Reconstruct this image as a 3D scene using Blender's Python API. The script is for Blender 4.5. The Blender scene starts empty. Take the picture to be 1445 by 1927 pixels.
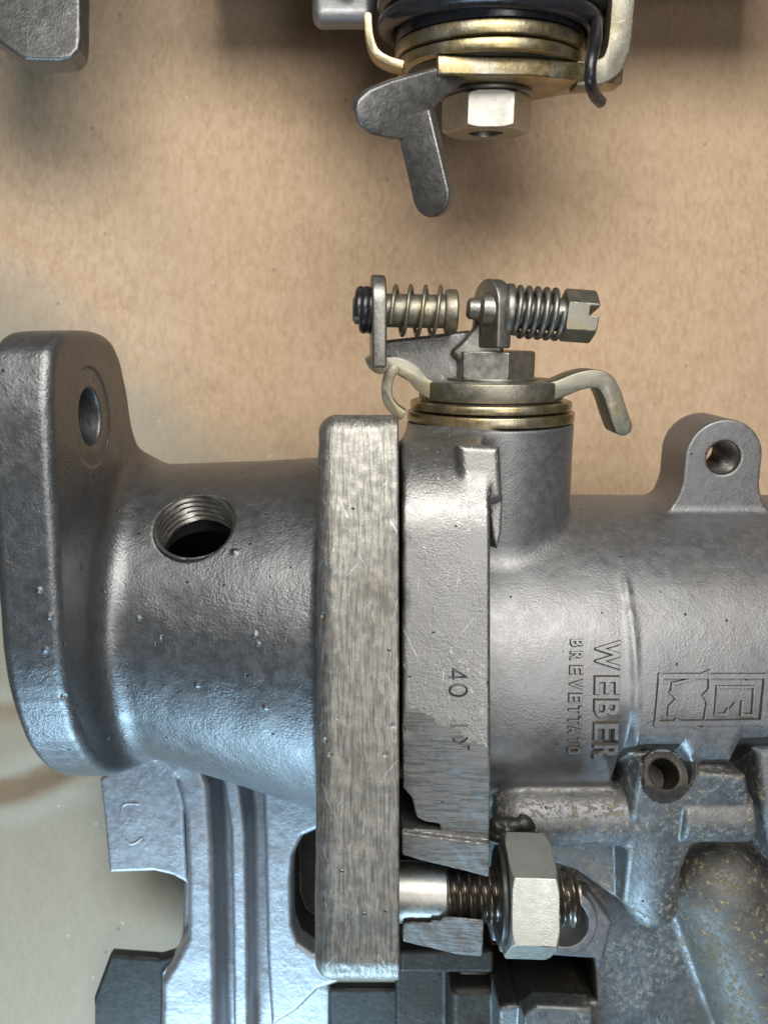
import bpy, bmesh, math, random
import numpy as np
from mathutils import Vector, Matrix

# ----------------------------------------------------------------------------
# One design unit ("u") is 0.1 mm on the real parts.  The scene is modelled at
# 1 u = 0.001 Blender units and the scene's unit scale says so (1 BU = 0.1 m).
# ----------------------------------------------------------------------------
S = 1e-3
scene = bpy.context.scene
scene.unit_settings.scale_length = 0.1
random.seed(4)
rng = np.random.default_rng(7)
CAMZ = 1450.0

# ------------------------------------------------------------------ camera
cam_d = bpy.data.cameras.new('camera')
cam = bpy.data.objects.new('camera', cam_d)
scene.collection.objects.link(cam)
cam.location = (0, 0, CAMZ * S)
cam.rotation_euler = (0, 0, 0)
cam_d.sensor_fit = 'VERTICAL'
cam_d.sensor_height = 24.0
cam_d.lens = 24.0 * 1450 / 1927
cam_d.clip_start = 0.02
cam_d.clip_end = 50
cam_d.dof.use_dof = True
cam_d.dof.focus_distance = 1180 * S
cam_d.dof.aperture_fstop = 2.3
scene.camera = cam

# ------------------------------------------------------------------ world + lamps
world = bpy.data.worlds.new('World')
scene.world = world
world.use_nodes = True
bg = world.node_tree.nodes['Background']
bg.inputs['Color'].default_value = (0.95, 0.96, 1.0, 1)
bg.inputs['Strength'].default_value = 0.065

def area(name, loc, target, sx, sy, power, color):
    d = bpy.data.lights.new(name, 'AREA')
    d.shape = 'RECTANGLE'; d.size = sx * S; d.size_y = sy * S
    d.energy = power; d.color = color
    o = bpy.data.objects.new(name, d)
    scene.collection.objects.link(o)
    o.location = Vector(loc) * S
    o.rotation_euler = (Vector(target) - Vector(loc)).to_track_quat('-Z', 'Y').to_euler()
    return o
area('ceiling_lamp', (120, 1250, 2250), (60, 250, -200), 2000, 1200, 80, (1.0, 0.965, 0.91))
area('window_light', (-650, -2800, 950), (-300, -500, 0), 1500, 900, 92, (0.50, 0.77, 1.0))
area('overhead_lamp', (750, -500, 2700), (200, -300, 0), 800, 800, 17, (1.0, 0.96, 0.92))

scene.view_settings.view_transform = 'Standard'
scene.view_settings.look = 'None'
scene.view_settings.gamma = 1
scene.view_settings.exposure = 0.0
scene.view_settings.use_curve_mapping = False
scene.render.engine = 'CYCLES'
scene.cycles.use_denoising = True
scene.cycles.max_bounces = 8

# ------------------------------------------------------------------ places
C0 = np.array([0, 0, CAMZ])
def ray(px, py):
    return np.array([(px - 722.5) / CAMZ, -(py - 963.5) / CAMZ, -1.0])
def P(px, py, Z):
    """a point at height Z that stands where the photograph has (px, py)"""
    return C0 + ray(px, py) * (CAMZ - Z)

class Frame:
    def __init__(s, o, ex, ey, ez):
        s.o = np.array(o, float)
        s.ex, s.ey, s.ez = [np.array(v, float) / np.linalg.norm(v) for v in (ex, ey, ez)]
    def w(s, x, y, z):
        return s.o + x * s.ex + y * s.ey + z * s.ez
    def hit(s, px, py, z=0.0):
        d = ray(px, py)
        k = (z - (C0 - s.o) @ s.ez) / (d @ s.ez)
        q = C0 + k * d - s.o
        return (q @ s.ex, q @ s.ey)
    def loc(s, p):
        q = p - s.o.astype(np.float32)
        return q @ np.stack([s.ex, s.ey, s.ez], 1).astype(np.float32)
def roll_frame(o, deg):
    a = math.radians(deg)
    return Frame(o, (1, 0, 0), (0, math.cos(a), math.sin(a)), (0, -math.sin(a), math.cos(a)))
def axis_frame(o, d, up=(0, 0, 1)):
    """ey along d"""
    d = np.array(d, float) / np.linalg.norm(d)
    ez = np.array(up, float) - (np.array(up, float) @ d) * d
    ez /= np.linalg.norm(ez)
    return Frame(o, np.cross(d, ez), d, ez)

# ------------------------------------------------------------------ signed distance kit (for the castings)
def sd_poly(q, poly):
    """2-D distance to a closed polygon; q is (N,2)"""
    v = np.asarray(poly, np.float32)
    n = len(v)
    d = np.full(len(q), 1e12, np.float32)
    s = np.ones(len(q), np.float32)
    for i in range(n):
        a, b = v[i], v[i - 1]
        e = b - a
        w = q - a
        t = np.clip((w @ e) / (e @ e), 0, 1)
        bb = w - t[:, None] * e
        d = np.minimum(d, (bb * bb).sum(1))
        c1 = q[:, 1] >= a[1]; c2 = q[:, 1] < b[1]; c3 = e[0] * w[:, 1] > e[1] * w[:, 0]
        flip = (c1 & c2 & c3) | (~c1 & ~c2 & ~c3)
        s[flip] *= -1
    return s * np.sqrt(d)
def extr(d2, z, z0, z1, r=0.0):
    c = 0.5 * (z0 + z1); h = 0.5 * (z1 - z0)
    a = d2 + r
    b = np.abs(z - c) - h + r
    return np.minimum(np.maximum(a, b), 0) + np.hypot(np.maximum(a, 0), np.maximum(b, 0)) - r
def boxed(fn, lo, hi, m=60.0):
    """evaluate a shape only near its bounding box; elsewhere a lower bound is enough"""
    lo = np.asarray(lo, np.float32); hi = np.asarray(hi, np.float32)
    def g(p):
        o = np.maximum(np.maximum(lo[0] - p[:, 0], p[:, 0] - hi[0]), np.maximum(lo[1] - p[:, 1], p[:, 1] - hi[1]))
        o = np.maximum(o, np.maximum(lo[2] - p[:, 2], p[:, 2] - hi[2]))
        ins = o < m
        k = np.count_nonzero(ins)
        if k == len(p): return fn(p)
        if k: o[ins] = fn(p[ins])
        return o
    return g
def xyprism(poly, z0, z1, r=0.0, big=False):
    a = np.array(poly)
    return boxed(lambda p: extr(sd_poly(p[:, :2], poly), p[:, 2], z0, z1, r), (*a.min(0), z0), (*a.max(0), z1))
def yzprism(poly, x0, x1, r=0.0, off=0.0):
    a = np.array(poly)
    return boxed(lambda p: extr(sd_poly(p[:, 1:3], poly) - off, p[:, 0], x0, x1, r), (x0, *(a.min(0) - off)), (x1, *(a.max(0) + off)))
def bcyl(a, b, ra, r=0.0):
    lo = np.minimum(a, b) - ra; hi = np.maximum(a, b) + ra
    return boxed(lambda p: sd_cyl(p, a, b, ra, r), lo, hi)
def bcap(a, b, ra, rb=None):
    R = max(ra, rb or ra)
    lo = np.minimum(a, b) - R; hi = np.maximum(a, b) + R
    return boxed(lambda p: sd_cap(p, a, b, ra, rb), lo, hi)
def sd_box(p, lo, hi, r=0.0):
    lo = np.array(lo, np.float32); hi = np.array(hi, np.float32)
    q = np.abs(p - (lo + hi) / 2) - ((hi - lo) / 2 - r)
    return np.linalg.norm(np.maximum(q, 0), axis=1) + np.minimum(q.max(1), 0) - r
def sd_cap(p, a, b, ra, rb=None):
    a = np.asarray(a, np.float32); b = np.asarray(b, np.float32)
    rb = ra if rb is None else rb
    e = b - a
    t = np.clip(((p - a) @ e) / (e @ e), 0, 1)
    return np.linalg.norm(p - a - t[:, None] * e, axis=1) - (ra + (rb - ra) * t)
def sd_cyl(p, a, b, ra, r=0.0):
    a = np.asarray(a, np.float32); b = np.asarray(b, np.float32)
    L = np.linalg.norm(b - a); e = (b - a) / L
    q = p - a
    t = q @ e
    rad = np.linalg.norm(q - t[:, None] * e, axis=1)
    return extr(rad - ra, t, 0, L, r)
def uni(a, b, k=0.0):
    if k <= 0: return np.minimum(a, b)
    h = np.maximum(k - np.abs(a - b), 0) / k
    return np.minimum(a, b) - h * h * k * 0.25
def sub(a, b, k=0.0):
    return -uni(-a, b, k)
def inter(a, b, k=0.0):
    return -uni(-a, -b, k)
_LAT = rng.random((32, 32, 32)).astype(np.float32)
def noise3(p, scale):
    q = p * np.float32(1.0 / scale)
    i = np.floor(q).astype(np.int32); f = (q - i).astype(np.float32)
    f = f * f * (3 - 2 * f)
    i0 = i & 31; i1 = (i + 1) & 31
    out = np.zeros(len(p), np.float32)
    for dx in (0, 1):
        for dy in (0, 1):
            for dz in (0, 1):
                w = (f[:, 0] if dx else 1 - f[:, 0]) * (f[:, 1] if dy else 1 - f[:, 1]) * (f[:, 2] if dz else 1 - f[:, 2])
                out += w * _LAT[(i1 if dx else i0)[:, 0], (i1 if dy else i0)[:, 1], (i1 if dz else i0)[:, 2]]
    return out - 0.5
from concurrent.futures import ThreadPoolExecutor
_pool = ThreadPoolExecutor(4)
def call(f, p, chunk=40000):
    out = np.empty(len(p), np.float32)
    def job(i):
        out[i:i + chunk] = f(p[i:i + chunk])
    list(_pool.map(job, range(0, len(p), chunk)))
    return out
def trace(f, px, py, z0=500.0):
    """first point of a solid under a place of the photograph"""
    d = ray(px, py); d = d / np.linalg.norm(d)
    p = P(px, py, z0)
    for _ in range(90):
        v = float(f(p[None].astype(np.float32))[0])
        if v < 0.3: break
        p = p + d * v * 0.9
    return p
def surface(f, lo, hi, h):
    """naive surface nets on a sparse grid, projected onto the surface; returns verts, quads, normals"""
    A1, A2 = 24, 4
    lo = np.array(lo, np.float64)
    nb = np.ceil((np.array(hi) - lo) / (h * A1)).astype(int)
    N = nb * A1 + 1
    bi = np.stack(np.meshgrid(*[np.arange(n) for n in nb], indexing='ij'), -1).reshape(-1, 3)
    dv = call(f, (lo + (bi + 0.5) * A1 * h).astype(np.float32))
    G = np.where(dv > 0, np.float32(1e3), np.float32(-1e3)).reshape(nb)
    r = A1 // A2
    G = np.repeat(np.repeat(np.repeat(G, r, 0), r, 1), r, 2)
    ab = bi[np.abs(dv) < 0.5 * math.sqrt(3) * A1 * h * 1.15 + 10]
    so = np.stack(np.meshgrid(*[np.arange(r)] * 3, indexing='ij'), -1).reshape(-1, 3)
    si = (ab[:, None, :] * r + so[None]).reshape(-1, 3)
    dv = call(f, (lo + (si + 0.5) * A2 * h).astype(np.float32))
    G[si[:, 0], si[:, 1], si[:, 2]] = np.where(dv > 0, np.float32(1e3), np.float32(-1e3))
    act = np.zeros(G.shape, bool)
    sa = si[np.abs(dv) < 0.5 * math.sqrt(3) * A2 * h * 1.2 + 2]
    act[sa[:, 0], sa[:, 1], sa[:, 2]] = True
    G = np.repeat(np.repeat(np.repeat(G, A2, 0), A2, 1), A2, 2)
    G = np.pad(G, ((0, 1), (0, 1), (0, 1)), mode='edge')
    mk = np.repeat(np.repeat(np.repeat(act, A2, 0), A2, 1), A2, 2)
    mk = np.pad(mk, ((0, 1), (0, 1), (0, 1)))
    for k in range(3):                      # also the far faces of each active block
        sl = [slice(None)] * 3; sm = [slice(None)] * 3
        sl[k] = slice(1, None); sm[k] = slice(0, -1)
        m2 = mk.copy(); m2[tuple(sl)] |= mk[tuple(sm)]; mk = m2
    idx = np.argwhere(mk)
    G[mk] = call(f, (lo + idx * h).astype(np.float32))
    G[0] = np.maximum(G[0], 1); G[-1] = np.maximum(G[-1], 1)
    G[:, 0] = np.maximum(G[:, 0], 1); G[:, -1] = np.maximum(G[:, -1], 1)
    G[:, :, 0] = np.maximum(G[:, :, 0], 1); G[:, :, -1] = np.maximum(G[:, :, -1], 1)
    I = G < 0
    c = np.zeros(tuple(N - 1), np.uint8)
    for dx in (0, 1):
        for dy in (0, 1):
            for dz in (0, 1):
                c += I[dx:N[0] - 1 + dx, dy:N[1] - 1 + dy, dz:N[2] - 1 + dz]
    mix = (c > 0) & (c < 8)
    cells = np.argwhere(mix)
    vid = np.full(mix.shape, -1, np.int32)
    vid[mix] = np.arange(len(cells))
    acc = np.zeros((len(cells), 3)); cnt = np.zeros(len(cells))
    corners = [(0, 0, 0), (1, 0, 0), (0, 1, 0), (1, 1, 0), (0, 0, 1), (1, 0, 1), (0, 1, 1), (1, 1, 1)]
    edges = [(0, 1), (2, 3), (4, 5), (6, 7), (0, 2), (1, 3), (4, 6), (5, 7), (0, 4), (1, 5), (2, 6), (3, 7)]
    cv = [G[cells[:, 0] + a, cells[:, 1] + b, cells[:, 2] + d] for a, b, d in corners]
    for i, j in edges:
        m = (cv[i] < 0) != (cv[j] < 0)
        t = np.where(m, cv[i] / np.where(m, cv[i] - cv[j], 1), 0)
        pi = np.array(corners[i]); pj = np.array(corners[j])
        acc += m[:, None] * (pi + t[:, None] * (pj - pi)); cnt += m
    V = lo + (cells + acc / cnt[:, None]) * h
    quads = []
    for ax in range(3):
        u, v = [(1, 2), (2, 0), (0, 1)][ax]
        sl0 = [slice(None)] * 3; sl1 = [slice(None)] * 3
        sl0[ax] = slice(0, -1); sl1[ax] = slice(1, None)
        A, Bm = I[tuple(sl0)], I[tuple(sl1)]
        e = np.argwhere(A != Bm)
        e = e[(e[:, u] > 0) & (e[:, v] > 0) & (e[:, u] < N[u] - 1) & (e[:, v] < N[v] - 1)]
        ins = A[e[:, 0], e[:, 1], e[:, 2]]
        def cell(du, dv_):
            q = e.copy(); q[:, u] -= du; q[:, v] -= dv_
            return vid[q[:, 0], q[:, 1], q[:, 2]]
        q = np.stack([cell(1, 1), cell(0, 1), cell(0, 0), cell(1, 0)], 1)
        q[~ins] = q[~ins][:, ::-1]
        quads.append(q)
    Q = np.concatenate(quads)
    Q = Q[(Q >= 0).all(1)]
    T4 = np.array([(1, 1, 1), (1, -1, -1), (-1, 1, -1), (-1, -1, 1)], np.float32)
    def grad(p, ep):
        g = 0; v = 0
        for k in range(4):
            e = call(f, p + T4[k] * np.float32(ep))
            g = g + e[:, None] * T4[k]; v = v + e
        return g / (4 * ep), v / 4
    Vf = V.astype(np.float32)
    g, val = grad(Vf, 0.35 * h)
    st = val / np.maximum((g * g).sum(1), 0.3)
    Vf = Vf - np.clip(st, -0.6 * h, 0.6 * h)[:, None] * g
    g, val = grad(Vf, 0.3 * h)
    nrm = g / np.maximum(np.linalg.norm(g, axis=1, keepdims=True), 1e-6)
    return Vf, Q, nrm

# ------------------------------------------------------------------ objects
col = scene.collection
def thing(name, label, cat, base=(0, 0, 0), group=None):
    o = bpy.data.objects.new(name, None)
    o.empty_display_size = 0.02
    col.objects.link(o)
    o.location = Vector(base) * S
    o['label'] = label; o['category'] = cat
    if group: o['group'] = group
    return o
def origin_of(parent):
    p = np.zeros(3)
    while parent is not None:
        p = p + np.array(parent.location) / S
        parent = parent.parent
    return p
def mesh_obj(name, verts, faces, mat, parent=None, sharp=35.0, normals=None, base=None):
    v = np.asarray(verts, float)
    org = origin_of(parent) if parent is not None else (np.array(base, float) if base is not None else np.zeros(3))
    v = (v - org) * S
    me = bpy.data.meshes.new(name)
    if isinstance(faces, np.ndarray):
        n, k = faces.shape
        me.vertices.add(len(v)); me.vertices.foreach_set('co', v.astype(np.float32).ravel())
        me.loops.add(n * k); me.loops.foreach_set('vertex_index', faces.astype(np.int32).ravel())
        me.polygons.add(n)
        me.polygons.foreach_set('loop_start', (np.arange(n) * k).astype(np.int32))
        me.update(calc_edges=True)
        me.validate()
    else:
        me.from_pydata([tuple(q) for q in v], [], [tuple(f) for f in faces])
        me.update()
    me.polygons.foreach_set('use_smooth', np.ones(len(me.polygons), bool))
    if normals is not None:
        me.normals_split_custom_set_from_vertices(normals.astype(np.float32))
    elif sharp is not None:
        me.set_sharp_from_angle(angle=math.radians(sharp))
    me.materials.append(mat)
    o = bpy.data.objects.new(name, me)
    col.objects.link(o)
    if parent is not None: o.parent = parent
    elif base is not None: o.location = Vector(base) * S
    return o
def solid(name, f, lo, hi, h, mat, parent):
    V, Q, n = surface(f, lo, hi, h)
    return mesh_obj(name, V, Q, mat, parent, normals=n)
def split_solid(f, lo, hi, h, labels, parts, parent):
    """one continuous casting skin, its faces shared out to named parts"""
    V, Q, n = surface(f, lo, hi, h)
    lab = labels(V[Q].mean(1).astype(np.float32), n[Q].mean(1))
    out = {}
    for i, (name, mat) in enumerate(parts):
        q = Q[lab == i]
        if not len(q): continue
        used, inv = np.unique(q.ravel(), return_inverse=True)
        out[name] = mesh_obj(name, V[used], inv.reshape(-1, 4), mat, parent, normals=n[used])
    return out
def bm_obj(name, bm, mat, parent=None, sharp=35.0):
    bmesh.ops.recalc_face_normals(bm, faces=bm.faces[:])
    bm.verts.index_update()
    v = [tuple(q.co) for q in bm.verts]; f = [[q.index for q in fc.verts] for fc in bm.faces]
    bm.free()
    return mesh_obj(name, v, f, mat, parent, sharp)
def prism(name, poly, fr, z0, z1, mat, parent, bevel=3.0, seg=2):
    """polygon (x, y of the frame) made thick along the frame's z"""
    bm = bmesh.new()
    a = [bm.verts.new(fr.w(x, y, z0)) for x, y in poly]
    b = [bm.verts.new(fr.w(x, y, z1)) for x, y in poly]
    n = len(poly)
    bm.faces.new(a); bm.faces.new(b[::-1])
    for i in range(n):
        bm.faces.new((a[i], b[i], b[(i + 1) % n], a[(i + 1) % n]))
    bmesh.ops.recalc_face_normals(bm, faces=bm.faces[:])
    if bevel:
        ed = [e for e in bm.edges if e.calc_face_angle(0) > 0.6]
        bmesh.ops.bevel(bm, geom=ed, offset=bevel, segments=seg, affect='EDGES', profile=0.5, clamp_overlap=True)
    return bm_obj(name, bm, mat, parent, 32)
def lathe(name, prof, fr, mat, parent, seg=72, sharp=32, a0=0, a1=2 * math.pi):
    """profile of (radius, along) round the frame's y axis"""
    V = []; F = []
    m = len(prof)
    for k in range(seg):
        a = 2 * math.pi * k / seg
        for r, t in prof:
            V.append(fr.w(r * math.cos(a), t, r * math.sin(a)))
    for k in range(seg):
        k2 = (k + 1) % seg
        for i in range(m - 1):
            F.append((k * m + i, k * m + i + 1, k2 * m + i + 1, k2 * m + i))
    bm = bmesh.new()
    vs = [bm.verts.new(v) for v in V]
    for f in F: bm.faces.new([vs[i] for i in f])
    if prof[0][0] > 0 and prof[0] != prof[-1]:
        if prof[0][0] < 1e-3 or True:
            try: bm.faces.new([vs[k * m] for k in range(seg)])
            except ValueError: pass
            try: bm.faces.new([vs[k * m + m - 1] for k in range(seg)])
            except ValueError: pass
    return bm_obj(name, bm, mat, parent, sharp)
def ring_prof(r0, r1, t0, t1, b=2.5):
    return [(r0, t0), (r1 - b, t0), (r1 - b * .3, t0 + b * .3), (r1, t0 + b), (r1, t1 - b), (r1 - b * .3, t1 - b * .3), (r1 - b, t1), (r0, t1)]
def sweep(name, pts, rad, mat, parent, seg=12, flat=None):
    pts = [np.array(p, float) for p in pts]
    n = len(pts)
    rads = rad if hasattr(rad, '__len__') else [rad] * n
    V = []; F = []
    up = None
    for i in range(n):
        d = pts[min(i + 1, n - 1)] - pts[max(i - 1, 0)]
        d = d / np.linalg.norm(d)
        if up is None:
            up = np.cross(d, (0.3, 0.5, 0.81)); up /= np.linalg.norm(up)
        up = up - (up @ d) * d; up /= np.linalg.norm(up)
        sd = np.cross(d, up)
        for k in range(seg):
            a = 2 * math.pi * k / seg
            V.append(pts[i] + rads[i] * (math.cos(a) * up + math.sin(a) * sd))
    for i in range(n - 1):
        for k in range(seg):
            k2 = (k + 1) % seg
            F.append((i * seg + k, i * seg + k2, (i + 1) * seg + k2, (i + 1) * seg + k))
    F.append(tuple(range(seg))[::-1]); F.append(tuple((n - 1) * seg + k for k in range(seg)))
    return mesh_obj(name, V, F, mat, parent, 50)
def smooth_path(pts, n=10):
    pts = [np.array(p, float) for p in pts]
    out = []
    for i in range(len(pts) - 1):
        p0 = pts[max(i - 1, 0)]; p1 = pts[i]; p2 = pts[i + 1]; p3 = pts[min(i + 2, len(pts) - 1)]
        for k in range(n):
            t = k / n
            out.append(0.5 * ((2 * p1) + (-p0 + p2) * t + (2 * p0 - 5 * p1 + 4 * p2 - p3) * t * t + (-p0 + 3 * p1 - 3 * p2 + p3) * t ** 3))
    out.append(pts[-1])
    return out
def coil(fr, r, t0, t1, turns, start=0.0, n=40, r1=None, close=0.6):
    out = []
    m = int(turns * n)
    for i in range(m + 1):
        k = i / m
        a = start + 2 * math.pi * turns * k
        rr = r if r1 is None else r + (r1 - r) * k
        u = k
        tt = t0 + (t1 - t0) * u
        out.append(fr.w(rr * math.cos(a), tt, rr * math.sin(a)))
    return out
def threaded(name, fr, R, amp, pitch, t0, t1, mat, parent, inner=False, seg=56, cap=True):
    """a screw thread: helical ridges on a cylinder (or inside a hole)"""
    per = 7
    n = int((t1 - t0) / pitch * per)
    V = []; F = []
    for i in range(n + 1):
        t = t0 + (t1 - t0) * i / n
        for k in range(seg):
            a = 2 * math.pi * k / seg
            ph = ((t - t0) / pitch + k / seg) % 1.0
            tri = 1 - abs(2 * ph - 1)
            tri = min(1.0, max(0.0, 1.25 * tri - 0.1))
            taper = 1.0 if inner else min(1.0, (t1 - t) / 8 + 0.55, (t - t0) / 4 + 0.6)
            r = R - amp * (1 - tri) if not inner else R + amp * (1 - tri)
            if not inner: r = (R - amp) + (r - R + amp) * taper - (1 - taper) * 3
            V.append(fr.w(r * math.cos(a), t, r * math.sin(a)))
    for i in range(n):
        for k in range(seg):
            k2 = (k + 1) % seg
            q = (i * seg + k, i * seg + k2, (i + 1) * seg + k2, (i + 1) * seg + k)
            F.append(q if inner else q[::-1])
    if cap and not inner:
        F.append(tuple(range(seg))); F.append(tuple(n * seg + k for k in range(seg))[::-1])
    return mesh_obj(name, V, F, mat, parent, 60)
def hex_sdf(fr, af, t0, t1, turn, cham=0.12, bore=0.0, slot=None):
    R = af / 2; ac = R / math.cos(math.pi / 6)
    def f(p):
        q = fr.loc(p)
        a = [np.abs(q[:, 0] * math.cos(turn + k * math.pi / 3) + q[:, 2] * math.sin(turn + k * math.pi / 3)) for k in range(3)]
        d = np.maximum(np.maximum(a[0], a[1]), a[2]) - R
        rad = np.hypot(q[:, 0], q[:, 2])
        d = extr(d, q[:, 1], t0, t1, 1.5)
        c = 0.5
        for s, te in ((1, t1), (-1, t0)):
            cone = (rad - ac * (1 - cham)) * c + (s * (q[:, 1] - te)) * math.sqrt(1 - c * c)
            d = inter(d, cone, 2)
        if bore: d = sub(d, rad - bore, 1.5)
        if slot is not None:
            w, dep = slot
            d = sub(d, np.maximum(np.abs(q[:, 0]) - w / 2, (t1 - dep) - q[:, 1]), 1.5)
        return d.astype(np.float32)
    return f
def hex_obj(name, fr, af, t0, t1, turn, mat, parent, h=1.6, **kw):
    f = hex_sdf(fr, af, t0, t1, turn, **kw)
    c = fr.w(0, (t0 + t1) / 2, 0); R = 0.62 * af + abs(t1 - t0) / 2 + 8
    return solid(name, f, c - R, c + R, h, mat, parent)

# ------------------------------------------------------------------ materials
def new_mat(name):
    m = bpy.data.materials.new(name); m.use_nodes = True
    nt = m.node_tree
    return m, nt, nt.nodes['Principled BSDF']
class NT:
    def __init__(s, nt): s.nt = nt
    def node(s, t, **kw):
        n = s.nt.nodes.new(t)
        for k, v in kw.items(): setattr(n, k, v)
        return n
    def link(s, a, b): s.nt.links.new(a, b)
    def coords(s, stretch=(1, 1, 1), rot=(0, 0, 0)):
        tc = s.node('ShaderNodeTexCoord')
        src = tc.outputs['Object']
        if any(rot):                            # turn first, then stretch
            mr = s.node('ShaderNodeMapping')
            mr.inputs['Rotation'].default_value = rot
            s.link(src, mr.inputs['Vector']); src = mr.outputs['Vector']
        mp = s.node('ShaderNodeMapping')
        mp.inputs['Scale'].default_value = [k / S for k in stretch]
        s.link(src, mp.inputs['Vector'])
        return mp.outputs['Vector']
    def noise(s, vec, period, detail=4, rough=0.55, dist=0.0):
        n = s.node('ShaderNodeTexNoise')
        n.inputs['Scale'].default_value = 1.0 / period
        n.inputs['Detail'].default_value = detail
        n.inputs['Roughness'].default_value = rough
        n.inputs['Distortion'].default_value = dist
        s.link(vec, n.inputs['Vector'])
        return n.outputs['Fac']
    def vor(s, vec, period, feature='F1', rnd=1.0):
        n = s.node('ShaderNodeTexVoronoi', feature=feature)
        n.inputs['Scale'].default_value = 1.0 / period
        n.inputs['Randomness'].default_value = rnd
        s.link(vec, n.inputs['Vector'])
        return n.outputs['Distance']
    def ramp(s, fac, lo, hi, a=0.0, b=1.0):
        n = s.node('ShaderNodeMapRange', interpolation_type='SMOOTHSTEP')
        n.inputs['From Min'].default_value = lo; n.inputs['From Max'].default_value = hi
        n.inputs['To Min'].default_value = a; n.inputs['To Max'].default_value = b
        s.link(fac, n.inputs['Value'])
        return n.outputs['Result']
    def mixc(s, fac, a, b, mode='MIX'):
        n = s.node('ShaderNodeMix', data_type='RGBA', blend_type=mode)
        for sock, v in ((n.inputs[0], fac), (n.inputs[6], a), (n.inputs[7], b)):
            if hasattr(v, 'is_output'): s.link(v, sock)
            elif isinstance(v, (int, float)): sock.default_value = v
            else: sock.default_value = tuple(v) + (1,)
        return n.outputs[2]
    def math(s, op, a, b=0.0):
        n = s.node('ShaderNodeMath', operation=op)
        for i, v in enumerate((a, b)):
            if hasattr(v, 'is_output'): s.link(v, n.inputs[i])
            else: n.inputs[i].default_value = v
        return n.outputs[0]
    def bump(s, height, dist, strength=1.0, normal=None):
        n = s.node('ShaderNodeBump')
        n.inputs['Distance'].default_value = dist * S
        n.inputs['Strength'].default_value = strength
        s.link(height, n.inputs['Height'])
        if normal is not None: s.link(normal, n.inputs['Normal'])
        return n.outputs['Normal']

def metal(name, base, rough=0.42, metallic=0.9, grain=9.0, grain_h=0.6, lumps=0.0, var=0.2, dirt=0.0, dirt_col=(0.10, 0.075, 0.05),
          streak=None, streak_h=0.5, pits=0.0, crust=0.0, worn=0.0, streak_col=0.25, crust_at=(0.36, 0.54), rough_var=0.06, tint=None, scratch=0.0):
    m, nt, b = new_mat(name)
    T = NT(nt)
    co = T.coords()
    big = T.noise(co, 110, 5, 0.6)
    mid = T.noise(co, 16, 5, 0.7)
    fine = T.noise(co, grain, 3, 0.6)
    c0 = [x * (1 - var) for x in base]; c1 = [x * (1 + var * .8) for x in base]
    c = T.mixc(T.ramp(T.math('ADD', T.math('MULTIPLY', big, 0.3), T.math('MULTIPLY', mid, 0.7)), 0.25, 0.75), c0, c1)
    if tint is not None:
        c = T.mixc(T.ramp(T.noise(co, 60, 3), 0.45, 0.68), c, tint)
    r = T.ramp(mid, 0.3, 0.7, rough - rough_var, rough + rough_var)
    met = None
    hs = []                                  # heights in units
    def addh(f, k): hs.append(T.math('MULTIPLY', f, k))
    if streak is not None:
        sc = [1, 1, 1]; sc[streak] = 0.035
        st = T.noise(T.coords(sc), 3.6, 4, 0.75)
        c = T.mixc(T.ramp(st, 0.42, 0.62, 0, streak_col), c, [x * 0.35 for x in base])
        addh(st, streak_h)
    if lumps: addh(T.noise(co, 20, 2, 0.5), lumps)
    if grain_h: hs.append(T.math('MULTIPLY', fine, T.ramp(T.noise(co, 55, 3, 0.6), 0.35, 0.68, grain_h * 0.45, grain_h * 1.25)))
    if pits:
        v = T.vor(co, 26)
        keep = T.ramp(T.noise(co, 33, 1), 0.5, 0.56)
        pit = T.math('MULTIPLY', T.ramp(v, 0.04, 0.11, 1, 0), keep)
        c = T.mixc(T.math('MULTIPLY', pit, 0.8), c, (0.03, 0.027, 0.022))
        addh(pit, -2.0 * pits)
    if worn:
        w = T.math('MULTIPLY', T.ramp(T.noise(co, 14, 4, 0.7), 0.58, 0.68), T.ramp(big, 0.45, 0.6))
        c = T.mixc(T.math('MULTIPLY', w, worn), c, (0.62, 0.63, 0.64))
        r = T.math('SUBTRACT', r, T.math('MULTIPLY', w, 0.12))
    if dirt:
        d = T.math('MULTIPLY', T.ramp(T.noise(co, 95, 5, 0.7, 0.3), 0.48, 0.74), dirt)
        c = T.mixc(d, c, dirt_col)
        met = T.ramp(d, 0, 1, metallic, metallic * 0.35)
        r = T.math('ADD', r, T.math('MULTIPLY', d, 0.2))
    if scratch:
        for ang, per, th in ((0.7, 5.0, 0.72), (-0.45, 7.0, 0.72), (0.12, 4.5, 0.71)):
            sv = T.noise(T.coords((1, 0.035, 1), (0, 0, ang)), per, 1, 0.4)
            sk = T.math('MULTIPLY', T.ramp(sv, th, th + 0.03), scratch)
            c = T.mixc(sk, c, (0.6, 0.6, 0.58))
            addh(sk, -0.5)
    if crust:
        k = T.math('MULTIPLY', T.ramp(T.noise(co, 11, 6, 0.75), 0.51, 0.66), T.ramp(T.noise(co, 110, 3), *crust_at))
        k = T.math('MULTIPLY', k, crust)
        c = T.mixc(k, c, (0.41, 0.34, 0.195))
        met0 = T.ramp(k, 0, 1, metallic, 0.0)
        met = T.math('MINIMUM', met, met0) if met is not None else met0
        r = T.math('ADD', r, T.math('MULTIPLY', k, 0.35))
        addh(k, 0.9)
    nrm = None
    if hs:
        hh = hs[0]
        for q in hs[1:]: hh = T.math('ADD', hh, q)
        nrm = T.bump(hh, 1.0, 1.0)
    T.link(c, b.inputs['Base Color'])
    T.link(r, b.inputs['Roughness'])
    if met is not None: T.link(met, b.inputs['Metallic'])
    else: b.inputs['Metallic'].default_value = metallic
    if nrm is not None: T.link(nrm, b.inputs['Normal'])
    return m

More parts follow.
